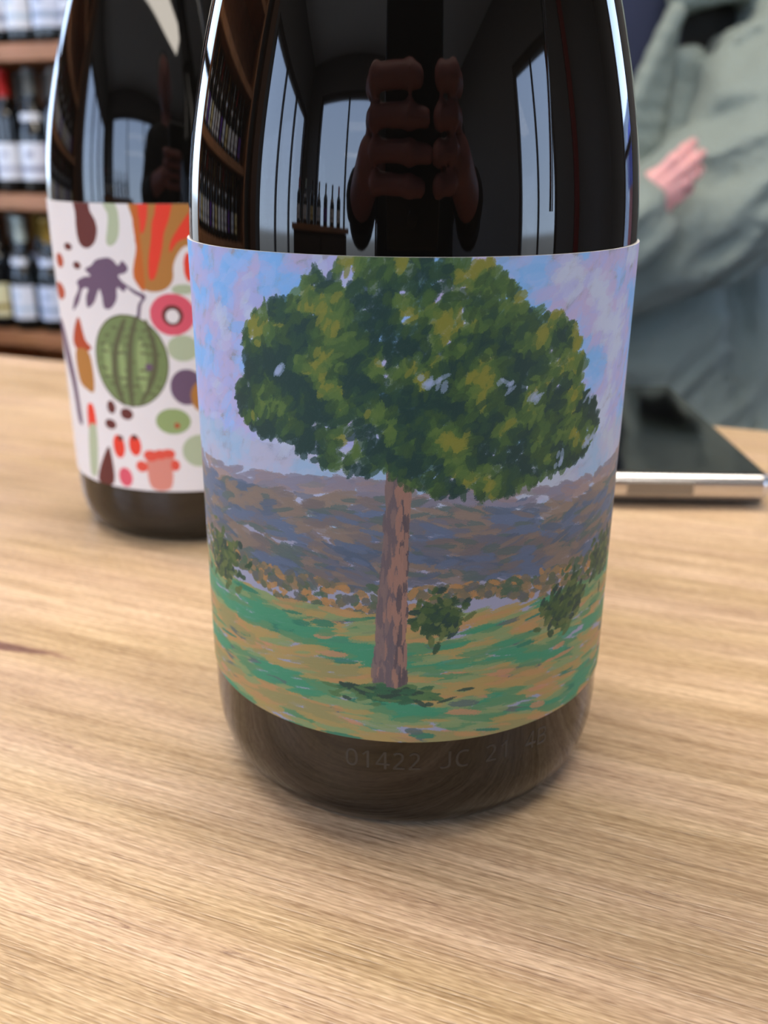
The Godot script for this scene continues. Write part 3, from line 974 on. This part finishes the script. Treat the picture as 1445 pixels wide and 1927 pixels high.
func build_customer():
	folds.seed = 3
	folds.frequency = 1.0
	folds.fractal_type = FastNoiseLite.FRACTAL_RIDGED
	folds.fractal_octaves = 2
	var o := thing("person", "person standing with folded arms in an open grey green coat over a navy sweater", "person", Vector3(-0.298, 0, -1.623), YAW)
	var flesh := mat(Color(0.88, 0.64, 0.63), 0.5)
	flesh.subsurf_scatter_enabled = true
	flesh.subsurf_scatter_strength = 0.15
	var body := part("body", skin(head_bones(1.60) + [[Vector3(-0.08, 0.95, 0), Vector3(-0.08, 1.32, 0), 0.09, 0.09], [Vector3(0.08, 0.95, 0), Vector3(0.08, 1.32, 0), 0.09, 0.09], [Vector3(0, 1.3, -0.02), Vector3(0, 1.45, -0.035), 0.07, 0.06]] + leg_bones(-0.01, 0.0), 0.014, 0.03), flesh, o)
	# the right hand laid on the left sleeve: palm, four unequal fingers bent at the knuckles, the thumb tucked beneath
	var h := [
		[Vector3(-0.0140, 0.9850, 0.360), Vector3(0.0082, 1.0098, 0.366), 0.021, 0.022],
		[Vector3(0.0082, 1.0098, 0.368), Vector3(0.0220, 1.0431, 0.374), 0.015, 0.013],
		[Vector3(0.0080, 1.0080, 0.368), Vector3(0.0312, 1.0338, 0.377), 0.015, 0.013],
		[Vector3(0.0077, 1.0043, 0.368), Vector3(0.0367, 1.0233, 0.376), 0.015, 0.0125],
		[Vector3(0.0054, 0.9986, 0.366), Vector3(0.0393, 1.0116, 0.372), 0.016, 0.0115],
	]
	finger(h, [Vector3(0.0211, 1.0430, 0.376), Vector3(0.0460, 1.0680, 0.378), Vector3(0.0635, 1.0805, 0.362), Vector3(0.0769, 1.0881, 0.345)], 0.0084)
	finger(h, [Vector3(0.0303, 1.0337, 0.379), Vector3(0.0568, 1.0561, 0.381), Vector3(0.0752, 1.0687, 0.366), Vector3(0.0886, 1.0754, 0.348)], 0.0086)
	finger(h, [Vector3(0.0357, 1.0223, 0.378), Vector3(0.0610, 1.0410, 0.380), Vector3(0.0774, 1.0515, 0.366), Vector3(0.0888, 1.0571, 0.348)], 0.0083)
	finger(h, [Vector3(0.0383, 1.0106, 0.374), Vector3(0.0577, 1.0242, 0.375), Vector3(0.0711, 1.0318, 0.362), Vector3(0.0797, 1.0362, 0.348)], 0.0075)
	finger(h, [Vector3(-0.0022, 0.9952, 0.352), Vector3(0.0180, 1.0180, 0.335), Vector3(0.0343, 1.0377, 0.330)], 0.0105)
	part("hand", skin(h, 0.003, 0.006), flesh, o)
	part("hair", skin([[Vector3(0, 1.63, -0.04), Vector3(0, 1.67, -0.03), 0.098, 0.092], [Vector3(0, 1.55, -0.07), Vector3(0, 1.62, -0.05), 0.07, 0.08]], 0.014, 0.03), mat(Color(0.16, 0.11, 0.08), 0.6), o)
	var navy := mat(Color(0.135, 0.16, 0.26), 0.9)
	navy.rim_enabled = true
	navy.rim = 0.3
	part("sweater", skin([[Vector3(-0.06, 0.93, 0), Vector3(-0.06, 1.33, -0.01), 0.135, 0.120], [Vector3(0.05, 0.93, 0), Vector3(0.04, 1.33, -0.01), 0.125, 0.118], [Vector3(0, 1.36, -0.03), Vector3(0, 1.44, -0.035), 0.085, 0.075]], 0.014, 0.05), navy, o)
	part("lining", skin([[Vector3(0.135, 1.00, -0.01), Vector3(0.150, 1.32, -0.02), 0.095, 0.105]], 0.014, 0.03), mat(Color(0.13, 0.12, 0.10), 0.9), o)
	part("trousers", skin(leg_bones(0.012, 0.0), 0.014, 0.03), mat(Color(0.12, 0.13, 0.17), 0.9), o)
	shoes(o)
	var cloth := mat(Color(0.51, 0.55, 0.525), 0.82)
	cloth.rim_enabled = true
	cloth.rim = 0.4
	var weave := NoiseTexture2D.new()
	weave.noise = FastNoiseLite.new()
	weave.noise.frequency = 0.06
	weave.seamless = true
	weave.width = 256
	weave.height = 256
	cloth.uv1_triplanar = true
	cloth.uv1_scale = Vector3(4, 4, 4)
	cloth.heightmap_enabled = true
	cloth.heightmap_scale = 0.25
	cloth.heightmap_texture = weave
	var bones := [
		[Vector3(-0.09, 0.93, 0), Vector3(-0.095, 1.33, -0.01), 0.165, 0.150], [Vector3(0.09, 0.93, 0), Vector3(0.095, 1.02, -0.01), 0.165, 0.140], [Vector3(0.10, 1.05, -0.03), Vector3(0.10, 1.30, -0.03), 0.118, 0.118],
		[Vector3(-0.19, 1.39, -0.03), Vector3(0.22, 1.39, -0.03), 0.085, 0.085],
		[Vector3(-0.09, 0.93, 0), Vector3(-0.12, 0.42, 0.01), 0.180, 0.215], [Vector3(0.09, 0.93, 0), Vector3(0.12, 0.42, 0.01), 0.185, 0.215], [Vector3(0.19, 1.00, -0.02), Vector3(0.26, 0.45, 0.0), 0.13, 0.20],
		[Vector3(0.30, 1.36, -0.03), Vector3(0.228, 1.06, 0.21), 0.090, 0.108], [Vector3(0.228, 1.04, 0.215), Vector3(-0.10, 0.875, 0.25), 0.100, 0.075],
		[Vector3(-0.25, 1.38, -0.03), Vector3(-0.30, 1.02, 0.12), 0.088, 0.090], [Vector3(-0.30, 1.02, 0.12), Vector3(-0.12, 0.985, 0.31), 0.088, 0.066],
		[Vector3(-0.12, 0.985, 0.31), Vector3(0.002, 0.990, 0.362), 0.064, 0.047],
	]
	part("coat", skin(bones, 0.011, 0.030, true), cloth, o)
	part("collar", skin([[Vector3(0.092, 1.276, 0.152), Vector3(0.20, 1.300, 0.125), 0.015, 0.018], [Vector3(0.100, 1.31, 0.148), Vector3(0.21, 1.335, 0.095), 0.024, 0.03], [Vector3(0.12, 1.35, 0.125), Vector3(0.18, 1.41, 0.05), 0.03, 0.035]], 0.007, 0.025), cloth, o)
	var flap := []
	for row in [[1.258, 0.087, 0.092], [1.232, 0.075, 0.088], [1.205, 0.064, 0.086], [1.178, 0.053, 0.086], [1.150, 0.042, 0.084], [1.120, 0.030, 0.082], [1.090, 0.016, 0.080], [1.060, 0.002, 0.074], [1.030, -0.012, 0.068], [1.000, -0.026, 0.06]]:
		flap.append([Vector3(row[1], row[0], 0.168), Vector3(row[2], row[0], 0.146), 0.014, 0.012])
	part("lapel", skin(flap, 0.006, 0.022), cloth, o)
	part("front_panel", skin([[Vector3(0.108, 1.206, 0.128), Vector3(0.136, 1.210, 0.116), 0.012, 0.012], [Vector3(0.112, 1.19, 0.112), Vector3(0.11, 1.03, 0.105), 0.020, 0.03], [Vector3(0.135, 1.19, 0.104), Vector3(0.14, 1.08, 0.095), 0.018, 0.03]], 0.007, 0.03), cloth, o)


func build_photographer():
	var o := thing("person", "person in a dark coat holding up a phone, seen only reflected in the glass", "person", Vector3(0.1961, 0, 0.5015), YAW + 180)
	var flesh := mat(Color(0.66, 0.42, 0.40), 0.5)
	var coat := mat(Color(0.07, 0.065, 0.07), 0.85)
	part("body", skin(head_bones(1.58) + [[Vector3(-0.08, 0.95, 0), Vector3(-0.08, 1.30, 0), 0.09, 0.09], [Vector3(0.08, 0.95, 0), Vector3(0.08, 1.30, 0), 0.09, 0.09], [Vector3(0, 1.28, -0.02), Vector3(0, 1.43, -0.035), 0.07, 0.06]] + leg_bones(-0.01, 0.0), 0.016, 0.03), flesh, o)
	part("coat", skin([[Vector3(-0.09, 0.75, 0), Vector3(-0.09, 1.30, -0.01), 0.135, 0.125], [Vector3(0.09, 0.75, 0), Vector3(0.09, 1.30, -0.01), 0.135, 0.125], [Vector3(-0.18, 1.36, -0.03), Vector3(0.18, 1.36, -0.03), 0.07, 0.07], [Vector3(-0.23, 1.35, -0.03), Vector3(-0.27, 1.10, 0.12), 0.065, 0.055], [Vector3(-0.27, 1.10, 0.12), Vector3(-0.13, 1.10, 0.42), 0.055, 0.040], [Vector3(0.23, 1.35, -0.03), Vector3(0.27, 1.10, 0.12), 0.065, 0.055], [Vector3(0.27, 1.10, 0.12), Vector3(0.13, 1.10, 0.42), 0.055, 0.040]], 0.016, 0.04), coat, o)
	part("trousers", skin(leg_bones(0.012, 0.0), 0.016, 0.03), mat(Color(0.12, 0.12, 0.16), 0.9), o)
	part("hair", skin([[Vector3(0, 1.61, -0.04), Vector3(0, 1.65, -0.03), 0.098, 0.092]], 0.016, 0.03), mat(Color(0.10, 0.08, 0.06), 0.6), o)
	shoes(o)
	# both hands hold the phone by its edges, fingers across its back
	var up := Vector3(0, cos(0.365), sin(0.365))
	var back := Vector3(0, -sin(0.365), cos(0.365))
	var eye := Vector3(0.0, TOP + 0.1195, 0.5385)          # where the lens is, seen from this person
	for s in [-1, 1]:
		var h := [[Vector3(s * 0.13, 1.10, 0.42), eye + up * 0.040 + Vector3(s * 0.062, 0, -0.02), 0.030, 0.020]]
		for k in 4:
			var y: float = 0.021 + k * 0.0180
			var tip: float = [-0.010, -0.018, -0.014, -0.006][k] if s > 0 else [0.030, 0.026, 0.028, 0.032][k]
			finger(h, [eye + up * (y + 0.002) + Vector3(s * 0.058, 0, 0) - back * 0.012, eye + up * (y + 0.003) + Vector3(s * 0.046, 0, 0) + back * 0.006, eye + up * (y + 0.001) + Vector3(s * 0.030 if s < 0 else 0.004, 0, 0) + back * 0.010, eye + up * y + Vector3(s * tip, 0, 0) + back * 0.009], 0.0075)
		finger(h, [eye + up * 0.05 + Vector3(s * 0.056, 0, -0.03), eye + up * 0.035 + Vector3(s * 0.042, 0, 0) - back * 0.028, eye + up * 0.02 + Vector3(s * 0.028, 0, 0) - back * 0.028], 0.010)
		part("hand", skin(h, 0.0035, 0.005), flesh, o)
	var c := thing("smartphone", "dark phone held upright by the photographer, seen only in the glass", "phone", Vector3(0, TOP + 0.1195, 0), YAW)
	c.rotation_degrees = Vector3(-20.904, YAW, 0)
	var shell := part("shell", rbox(Vector3(0.072, 0.146, 0.008), 0.0035), mat(Color(0.03, 0.03, 0.035), 0.3), c, Vector3(0, 0.052, 0.0070))
	part("lens", lathe([Vector2(0.0, 0.0), Vector2(0.0062, 0.0), Vector2(0.0066, 0.0004), Vector2(0.0066, 0.0014)], 32), mat(Color(0.02, 0.02, 0.03), 0.1), c, Vector3(0, 0, 0.0018), Vector3(90, 0, 0))


# ---------------------------------------------------------------- lamps

func build_lamps():
	var shell := mat(Color(0.85, 0.85, 0.85), 0.5)
	var white := mat(Color(0.95, 0.95, 0.95), 0.6)
	white.emission_enabled = true
	white.emission = Color(1.0, 0.96, 0.90)
	white.emission_energy_multiplier = 3.0
	for p in [[Vector3(-0.45, 2.86, -0.45), "long flat ceiling lamp above the back edge of the bar counter", 4.7], [Vector3(0.1, 2.86, 1.30), "long flat ceiling lamp above the floor in front of the bar", 2.4]]:
		var o := thing("ceiling_lamp", p[1], "lamp", p[0])
		part("housing", rbox(Vector3(2.46, 0.05, 0.46), 0.006), shell, o, Vector3(0, 0.012, 0))
		part("diffuser", rbox(Vector3(2.40, 0.012, 0.40), 0.003), white, o, Vector3(0, -0.016, 0))
		var l := AreaLight3D.new()
		l.name = "glow"
		l.area_size = Vector2(2.40, 0.40)
		l.area_normalize_energy = true
		l.light_color = Color(1.0, 0.96, 0.90)
		l.light_energy = p[2]
		l.area_range = 12.0
		l.area_attenuation = 2.0
		l.shadow_enabled = true
		l.position = Vector3(0, -0.03, 0)
		l.rotation_degrees = Vector3(-90, 0, 0)
		o.add_child(l)
